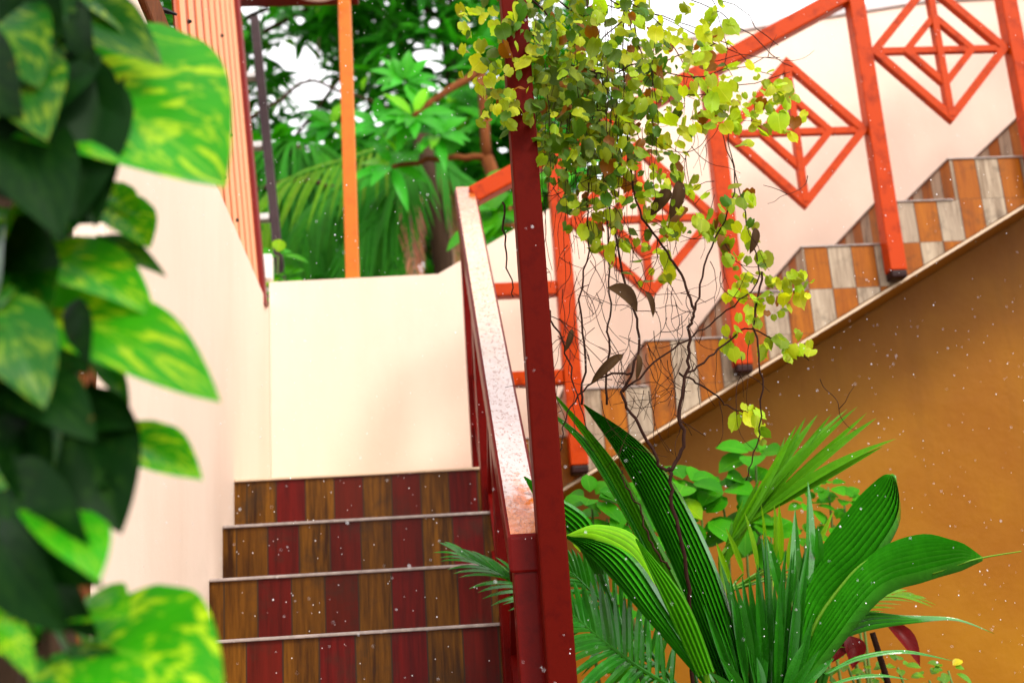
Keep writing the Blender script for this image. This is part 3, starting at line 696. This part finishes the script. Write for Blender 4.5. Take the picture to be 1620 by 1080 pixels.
# ------------------------------------------------------------------ palm under the stair
pm = thing('coconut_palm', 'young palm with broad wet pleated fronds in front of the ochre wall', 'palm', (.62, 2.75, 0))
PB = Vector((.66, 2.78, .55))
b = MB(); b.tube(wobble([(.66, 2.78, 0), (.65, 2.78, .3), PB], 8, .004), .05, .035, 9); b.build('stem', M['greenstem'], pm, 0, True)
def pf(*pts): return [at(x, y, Y) for x, y, Y in pts]
def petiole(mb, p1, r=.006):
    mb.tube(wobble([PB, PB.lerp(p1, .5)+Vector((0, 0, .02)), p1], 8, 0), r*1.4, r, 6)
taper = lambda t: math.sin(math.pi*(.10+.9*t)**.75)**.9
zp = lambda x, y, Y: at(886+x*.4531, 617+y*.4531, Y)
def lobe(A, B, ribs=9, depth=.007, bow=.02, n=26, tint=(1, 1, 1), mat='palmgloss', stalk=True):
    """one half of an undivided frond: pleats run from base to tip between its two edges A and B"""
    b = MB(); PA = wobble([zp(*q) for q in A], n+1, 0); PC = wobble([zp(*q) for q in B], n+1, 0); W = 2*ribs+1
    vs = []; uv = []; fs = []; tl = []
    for i in range(n+1):
        T = (PA[min(i+1, n)]+PC[min(i+1, n)]-PA[max(i-1, 0)]-PC[max(i-1, 0)]).normalized()
        ac = PC[i]-PA[i]; w_ = ac.length; N = ac.cross(T)
        N = N.normalized() if N.length > 1e-7 else Vector((0, -1, 0))
        if N.y > 0: N = -N
        for j in range(W):
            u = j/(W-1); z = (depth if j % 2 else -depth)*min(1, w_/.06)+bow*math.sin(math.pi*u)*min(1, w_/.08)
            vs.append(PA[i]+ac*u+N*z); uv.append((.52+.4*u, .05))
            k = 1.9 if j % 2 else .75  # wet glints tinted onto the naturally paler ridges, shade into the valleys
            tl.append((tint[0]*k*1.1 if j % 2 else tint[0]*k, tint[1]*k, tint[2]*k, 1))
    for i in range(n):
        for j in range(W-1): fs.append((i*W+j, i*W+j+1, (i+1)*W+j+1, (i+1)*W+j))
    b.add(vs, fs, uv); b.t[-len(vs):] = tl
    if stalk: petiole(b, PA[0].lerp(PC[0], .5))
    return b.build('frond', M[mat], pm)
def pn(pts, n, L, w, nrm, mat, ang=40, droop=.15, tint=(1, 1, 1, 1), prof=None, **kw):
    b = MB(); P = pf(*pts); petiole(b, P[0]); Q = wobble(P, 22, 0); b.tube(Q, .006, .002, 6)
    pinnate(b, Q, nrm, n, L, w, ang, droop, .1, tint, prof, **kw); return b.build('frond', mat, pm)
def straps(base, tips, w, mat, Y, tint=(1, 1, 1), curl=.1, fold=.45):
    b = MB(); P0 = zp(base[0], base[1], Y); petiole(b, P0)
    for q in tips:
        x0, y0, x1, y1 = q if len(q) == 4 else (*base, *q)
        k = rnd.uniform(.85, 1.15)
        p0, p1 = zp(x0, y0, Y+rnd.uniform(-.02, .02)), zp(x1, y1, Y+rnd.uniform(-.05, .05))
        if len(q) == 4: b.tube([P0, P0.lerp(p0, .6)+Vector((0, .01, 0)), p0], .003, .002, 5)
        blade(b, p0, p1, (rnd.uniform(-.5, .5), -1, .35), w*rnd.uniform(.85, 1.15), lance, fold, rnd.uniform(.3, 1)*curl, 12, 4, (tint[0]*k, tint[1]*k, tint[2]*k, 1))
    return b.build('frond', M[mat], pm)
# forked wet frond on the right: one lobe stands up, one arches out
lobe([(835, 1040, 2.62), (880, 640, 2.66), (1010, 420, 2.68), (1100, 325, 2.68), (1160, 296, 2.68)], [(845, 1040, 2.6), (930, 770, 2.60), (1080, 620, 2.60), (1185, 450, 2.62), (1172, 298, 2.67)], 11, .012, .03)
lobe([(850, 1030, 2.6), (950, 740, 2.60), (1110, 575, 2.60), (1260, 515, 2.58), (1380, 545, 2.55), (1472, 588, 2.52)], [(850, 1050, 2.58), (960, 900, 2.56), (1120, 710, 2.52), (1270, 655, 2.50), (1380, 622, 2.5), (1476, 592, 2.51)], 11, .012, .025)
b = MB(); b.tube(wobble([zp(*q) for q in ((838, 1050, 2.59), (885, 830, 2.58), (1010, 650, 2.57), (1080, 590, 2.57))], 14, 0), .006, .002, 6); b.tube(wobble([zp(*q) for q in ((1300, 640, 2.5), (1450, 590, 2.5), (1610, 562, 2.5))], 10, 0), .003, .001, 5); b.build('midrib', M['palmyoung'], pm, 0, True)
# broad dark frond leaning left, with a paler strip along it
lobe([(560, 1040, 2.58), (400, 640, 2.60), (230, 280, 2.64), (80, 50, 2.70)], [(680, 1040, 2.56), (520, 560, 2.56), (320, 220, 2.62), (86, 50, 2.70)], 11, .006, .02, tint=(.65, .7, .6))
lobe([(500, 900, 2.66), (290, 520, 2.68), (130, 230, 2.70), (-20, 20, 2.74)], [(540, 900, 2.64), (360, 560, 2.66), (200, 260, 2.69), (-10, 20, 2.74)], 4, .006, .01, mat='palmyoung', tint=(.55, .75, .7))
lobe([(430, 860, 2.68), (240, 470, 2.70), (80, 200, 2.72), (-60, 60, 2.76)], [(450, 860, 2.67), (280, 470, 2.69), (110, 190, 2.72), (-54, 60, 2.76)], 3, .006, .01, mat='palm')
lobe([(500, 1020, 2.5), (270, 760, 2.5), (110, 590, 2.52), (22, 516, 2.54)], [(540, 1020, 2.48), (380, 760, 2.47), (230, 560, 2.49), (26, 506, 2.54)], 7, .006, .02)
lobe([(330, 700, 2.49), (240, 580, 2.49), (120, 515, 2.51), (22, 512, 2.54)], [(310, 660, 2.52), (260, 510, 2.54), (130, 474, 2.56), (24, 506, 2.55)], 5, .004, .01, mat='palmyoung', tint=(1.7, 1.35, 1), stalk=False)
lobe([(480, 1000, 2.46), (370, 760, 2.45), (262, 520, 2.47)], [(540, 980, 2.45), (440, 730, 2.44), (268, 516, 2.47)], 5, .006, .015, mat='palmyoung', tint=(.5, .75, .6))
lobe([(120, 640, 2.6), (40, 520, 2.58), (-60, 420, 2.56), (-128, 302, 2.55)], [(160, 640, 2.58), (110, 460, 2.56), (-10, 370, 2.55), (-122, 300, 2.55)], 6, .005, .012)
# fan of straps up to the right
fan = [(865, 88), (1000, 52), (1035, 42), (1075, 75), (1112, 78), (1178, 146), (1136, 188), (800, 160), (950, 80), (1060, 220), (905, 70), (830, 120)]
straps((560, 580), [(590+70*((q[0]-800)/380)+rnd.uniform(-8, 8), 540-90*((q[0]-800)/380)+rnd.uniform(-15, 15), *q) for q in fan], .022, 'palmyoung', 2.86, (1.0, 1.05, 1.0), .16)
straps((560, 600), [(560, 620, 640, 380), (575, 610, 700, 300), (585, 600, 760, 230), (570, 640, 600, 450)], .018, 'palmyoung', 2.88, (.9, 1.0, 1.0), .05)
straps((590, 700), [(600, 680, 545, 530), (640, 640, 578, 478), (690, 640, 645, 425), (715, 640, 703, 395), (748, 600, 748, 398), (772, 600, 765, 400), (800, 640, 806, 500), (870, 600, 955, 420)], .014, 'palmyoung', 2.74, (1.8, 1.3, 1.0), .03)
straps((760, 900), [(785, 770, 722, 508), (830, 820, 820, 412), (866, 700, 868, 318), (850, 900, 838, 560), (905, 620, 900, 470)], .024, 'palmgloss', 2.62, (1.3, 1.3, 1.5), .03, .25)
straps((700, 1060), [(rnd.uniform(600, 850), rnd.uniform(1000, 1090), 0, 0) for _ in range(0)]+[(x_, 1060+rnd.uniform(-20, 20), 700+(x_-715)*2.1+rnd.uniform(-25, 25), rnd.uniform(490, 800)) for x_ in [620+190*q/31 for q in range(32)]], .019, 'palm', 2.56, (.85, .9, .7), .06)
straps((640, 1070), [(x_, 1075, 600+(x_-640)*2.6+rnd.uniform(-30, 30), rnd.uniform(700, 900)) for x_ in [570+170*q/13 for q in range(14)]], .016, 'palm', 2.66, (.4, .5, .4), .06)
straps((760, 1080), [(790, 1080, 905, 905), (800, 1080, 960, 930), (780, 1080, 850, 880), (700, 1080, 690, 930), (650, 1080, 560, 930), (620, 1080, 520, 980)], .020, 'palm', 2.47, (.9, .9, .8), .15)
# split fronds low left, and fine ones low right
pn([(1085, 1100, 2.62), (1010, 1055, 2.57), (950, 1010, 2.55), (892, 960, 2.54)], 20, .17, .014, (0, -1, .5), M['palm'], 66, .25, (1, 1, 1, 1), lift=.1)
pn([(1075, 1090, 2.78), (1010, 1010, 2.74), (950, 950, 2.7), (905, 905, 2.68)], 16, .16, .012, (-.1, -1, .5), M['palm'], 58, .3)
pn([(1050, 1060, 2.9), (930, 985, 2.85), (830, 930, 2.82), (735, 880, 2.8)], 20, .17, .015, (0, -.6, .9), M['palm'], 48, .25)
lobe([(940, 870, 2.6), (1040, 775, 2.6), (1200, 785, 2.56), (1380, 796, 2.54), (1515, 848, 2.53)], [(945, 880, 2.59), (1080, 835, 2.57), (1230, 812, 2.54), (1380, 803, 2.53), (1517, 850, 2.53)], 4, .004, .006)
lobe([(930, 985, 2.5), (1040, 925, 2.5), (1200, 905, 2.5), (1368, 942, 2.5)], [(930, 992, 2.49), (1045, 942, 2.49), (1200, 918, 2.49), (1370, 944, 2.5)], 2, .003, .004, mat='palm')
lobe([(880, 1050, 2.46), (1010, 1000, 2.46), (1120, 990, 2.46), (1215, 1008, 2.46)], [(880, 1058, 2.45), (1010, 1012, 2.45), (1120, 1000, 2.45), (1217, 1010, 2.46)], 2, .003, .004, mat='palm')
pn([(1250, 1060, 2.78), (1320, 980, 2.78), (1380, 945, 2.8), (1440, 945, 2.84)], 13, .12, .010, (.1, -.6, .9), M['palmyoung'], 36, .2, (1.5, 1.2, 1, 1))
# shrubs round it
bush('broadleaf_shrub', 'bright green shrub with round leaves behind the palm, below the vine', 'shrub', (.80, 3.2, 0),
     [at(1195, 720, 3.2), at(1085, 765, 3.15), at(1140, 775, 3.2), at(1060, 790, 3.15), at(1190, 770, 3.2), at(1110, 820, 3.15), at(1050, 850, 3.1), at(1180, 830, 3.15), at(1220, 850, 3.2)], .11, .075, M['shrub'], 7)
bush('broadleaf_shrub', 'small leaved green shrub behind the pleated palm leaf, before the ochre wall', 'shrub', (1.2, 3.4, 0),
     [at(1310, 770, 3.4), at(1335, 790, 3.4), at(1280, 800, 3.4), at(1320, 830, 3.4), at(1270, 850, 3.4), at(1240, 900, 3.4), at(1350, 850, 3.4)], .075, .035, M['shrub'], 8)
bush('broadleaf_shrub', 'light green small shrub between the tall red post and the palm', 'shrub', (.48, 3.0, 0),
     [at(935, 790, 3.0), at(960, 820, 3.0), at(990, 800, 3.0), at(920, 850, 3.0), at(1000, 960, 2.95), at(960, 900, 3.0), at(1010, 1040, 2.95)], .09, .05, M['shrub'], 7)
bush('garden_weed', 'low light green weeds at the foot of the ochre wall, bottom right', 'weed', (1.35, 3.0, 0),
     [at(1380, 1065, 3.0), at(1420, 1055, 3.0), at(1470, 1075, 3.0), at(1340, 1050, 3.0), at(1500, 1060, 3.0), at(1390, 1095, 2.9), at(1300, 1080, 2.95)], .055, .022, M['palmyoung'], 7)
cd = thing('cordyline_plant', 'dark red cordyline leaves drooping below the palm fronds', 'plant', (1.2, 2.9, 0))
b = MB(); b.tube(wobble([(1.2, 2.9, 0), (1.15, 2.9, .6), at(1380, 1000, 2.9)], 10, .004), .012, .007, 7); b.build('stem', M['twig'], cd, 0, True)
for (x0, y0, x1, y1, w) in ((1402, 985, 1458, 1050, .05), (1345, 1005, 1350, 1055, .055), (1340, 1005, 1318, 1045, .04)):
    b = MB(); blade(b, at(x0, y0, 2.88), at(x1, y1, 2.84), (.2, -1, .6), w, lance, .3, .15, 8, 4); b.build('leaf', M['cordyline'], cd, 0, True)

# ------------------------------------------------------------------ foreground climbing plant
tk = thing('tree_trunk', 'dark tree trunk at the left edge hidden by variegated climbing leaves', 'tree', (-.6, 1.45, 0))
b = MB(); b.tube(wobble([at(10, 1700, 1.45), at(10, 1100, 1.45), at(25, 600, 1.45), at(15, 200, 1.45), at(10, -500, 1.45)], 22, .010), .075, .06, 12); b.build('trunk', M['bark'], tk, 0, True)
po = thing('pothos_plant', 'climbing plant with big yellow and green variegated leaves, close at the left', 'plant', (-.5, 1.25, 0))
stem = wobble([(-.52, 1.3, 0), (-.5, 1.28, .6), at(60, 1000, 1.28), at(90, 700, 1.27), at(70, 500, 1.27), at(60, 300, 1.27), at(100, 60, 1.27), at(80, -200, 1.27)], 40, .006)
b = MB(); b.tube(stem, .012, .009, 8)
b.tube(wobble([at(70, 60, 1.1), at(74, 350, 1.1), at(72, 620, 1.1), at(76, 1090, 1.1)], 16, .003), .004, .003, 6); b.build('stem', M['bark'], po, 0, True)
hero = [  # base x, y, Y, tip x, y, Y, width (fraction of length), material, variegation
    (88, 128, 1.16, 354, 274, 1.06, .86, 2, .8), (70, 400, 1.14, 243, 490, 1.08, .50, 2, .6), (80, 490, 1.12, 346, 620, 1.03, .42, 2, .7), (180, 692, 1.12, 319, 752, 1.07, .55, 2, .8),
    (128, 965, 1.12, 200, 968, 1.06, .72, 2, .5), (140, 1020, 1.12, 348, 1088, 1.03, .85, 2, .9), (165, 300, 1.17, 222, 340, 1.15, .6, 2, 1), (178, 325, 1.16, 238, 388, 1.14, .8, 2, 1), (150, 380, 1.17, 262, 432, 1.13, .30, 1, .5),
    (80, 110, 1.10, 150, 350, 1.05, .55, 0, .2), (165, 140, 1.08, 118, 345, 1.04, .42, 0, .1), (10, 90, 1.08, 70, 210, 1.0, .55, 1, .8), (85, 5, 1.13, 255, 95, 1.09, .5, 1, .6), (140, -10, 1.13, 215, 60, 1.1, .4, 1, .8),
    (25, 200, 1.06, 95, 370, 1.0, .5, 0, .3), (20, 590, 1.05, 150, 690, 1.0, .5, 0, .4), (115, 640, 1.1, 190, 838, 1.05, .60, 0, .9), (60, 640, 1.1, 212, 672, 1.06, .36, 0, .3), (20, 770, 1.05, 152, 925, 1.0, .62, 0, .8),
    (-5, 850, 1.02, 100, 1000, .98, .5, 0, .4), (0, 985, 1.0, 55, 1070, .96, .32, 2, 1), (70, 900, 1.1, 150, 1010, 1.07, .45, 0, .3), (110, 1040, 1.1, 220, 1100, 1.07, .5, 1, .9), (150, 560, 1.14, 205, 640, 1.12, .35, 1, .6),
    (-10, 480, 1.03, 70, 640, .99, .55, 1, .5), (-40, -60, 1.1, 95, 50, 1.05, .6, 0, .5), (-30, 10, 1.08, 60, 130, 1.02, .6, 1, .6), (60, -50, 1.15, 160, 40, 1.12, .55, 0, .5),
    (-60, 80, 1.05, 30, 180, 1.0, .6, 0, .5), (100, 40, 1.2, 170, 150, 1.18, .55, 0, .3), (-40, 180, 1.1, 40, 320, 1.06, .55, 0, .4), (20, 520, 1.2, 110, 600, 1.18, .6, 0, .4), (-30, 600, 1.2, 40, 740, 1.18, .6, 0, .4)]
def poleaf(b0, t0, w, mat, va, nr):
    b = MB(); k = rnd.uniform(.9, 1.25)
    L = (t0-b0).length
    blade(b, b0, t0, nr, w*L*1.05, heart, .10, .10, 14, 8, (k, k*rnd.uniform(.95, 1.05), k, va), .012, True)
    s = min(stem, key=lambda q: (q-b0).length)
    b.tube(wobble([s, s.lerp(b0, .5)+Vector((0, 0, .02)), b0+(t0-b0)*.03], 7, 0), .0035, .0025, 6, (1, 1, 1, 0))
    return b.build('leaf', mat, po, 0, True)
for (bx, by, bY, tx, ty, tY, w, br, va) in hero:
    nr = Vector((rnd.uniform(-.1, .35), -1, rnd.uniform(.45, .9))) if br else Vector((rnd.uniform(-.5, .3), -1, rnd.uniform(-.1, .35)))
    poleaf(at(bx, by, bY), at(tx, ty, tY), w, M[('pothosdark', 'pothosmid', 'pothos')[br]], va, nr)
for i in range(54):
    sp0 = stem[rnd.randrange(6, len(stem))]
    q = sp0-Vector((0, 0, EYE)); dd = q.dot(FW); x = 810+F_PX*q.dot(RT)/dd+rnd.uniform(-60, 25); y = 540-F_PX*q.dot(UP)/dd+rnd.uniform(-40, 40)
    a = rnd.uniform(.1, 1.3) if rnd.random() < .55 else rnd.uniform(1.7, 3.0); L = rnd.uniform(75, 165); Y = rnd.uniform(1.04, 1.25)
    if x+math.cos(a)*L > 165: L = max(70, (165-x)/max(.2, math.cos(a)))
    k = rnd.random(); nr = (rnd.uniform(-.9, .7), -1, rnd.uniform(-.3, .9))
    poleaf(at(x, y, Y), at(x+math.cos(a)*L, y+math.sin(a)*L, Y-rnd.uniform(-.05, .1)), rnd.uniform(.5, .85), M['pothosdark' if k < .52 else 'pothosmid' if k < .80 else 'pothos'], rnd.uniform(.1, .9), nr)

# ------------------------------------------------------------------ rain
b = MB()
oct_f = [(0,2,4),(2,1,4),(1,3,4),(3,0,4),(2,0,5),(1,2,5),(3,1,5),(0,3,5)]
for i in range(3400):
    Y = rnd.uniform(1.6, 4.0); c = at(rnd.uniform(-200, 1820), rnd.uniform(-150, 1230), Y)
    r = (rnd.uniform(.0007, .0011) if rnd.random() < .82 else rnd.uniform(.0012, .0021))*rnd.uniform(.7, 1.1)*(.55+.45*Y/2.6)
    if rnd.random() < .35 and Y > 2: pass
    vs = [c+Vector((r, 0, 0)), c-Vector((r, 0, 0)), c+Vector((0, r, 0)), c-Vector((0, r, 0)), c+Vector((0, 0, r*1.3)), c-Vector((0, 0, r*1.2))]
    b.add(vs, oct_f)
rn = b.build('rain', M['rain'], None, 0, True); tag(rn, 'fine white raindrops falling in front of the stairs', 'rain', None, 'stuff')

# ------------------------------------------------------------------ light
EL, AZ = math.radians(46), math.radians(147)
w = bpy.data.worlds.new('World'); S.world = w; w.use_nodes = True
nt = w.node_tree; bg = nt.nodes['Background']
sky = nt.nodes.new('ShaderNodeTexSky'); sky.sky_type = 'NISHITA'; sky.sun_disc = False
sky.sun_elevation = EL; sky.sun_rotation = AZ; sky.dust_density = 4; sky.air_density = 1.0
mx = nt.nodes.new('ShaderNodeMix'); mx.data_type = 'RGBA'; mx.inputs[0].default_value = .75
mx.inputs[7].default_value = (11.5, 11.2, 11.0, 1)      # the even white rain cloud
nt.links.new(sky.outputs[0], mx.inputs[6]); nt.links.new(mx.outputs[2], bg.inputs[0]); bg.inputs[1].default_value = .12
sd = bpy.data.lights.new('sun', 'SUN'); sd.energy = 1.3; sd.angle = math.radians(14); sd.color = (1, .95, .87)
so = bpy.data.objects.new('sun', sd); COL.objects.link(so)
dirv = Vector((math.sin(AZ)*math.cos(EL), math.cos(AZ)*math.cos(EL), math.sin(EL)))
so.rotation_euler = dirv.to_track_quat('Z', 'Y').to_euler(); so.location = dirv*20
S.view_settings.view_transform = 'Standard'; S.view_settings.look = 'None'
S.view_settings.exposure = 1.13; S.view_settings.gamma = 1
S.cycles.max_bounces = 8; S.cycles.use_denoising = True
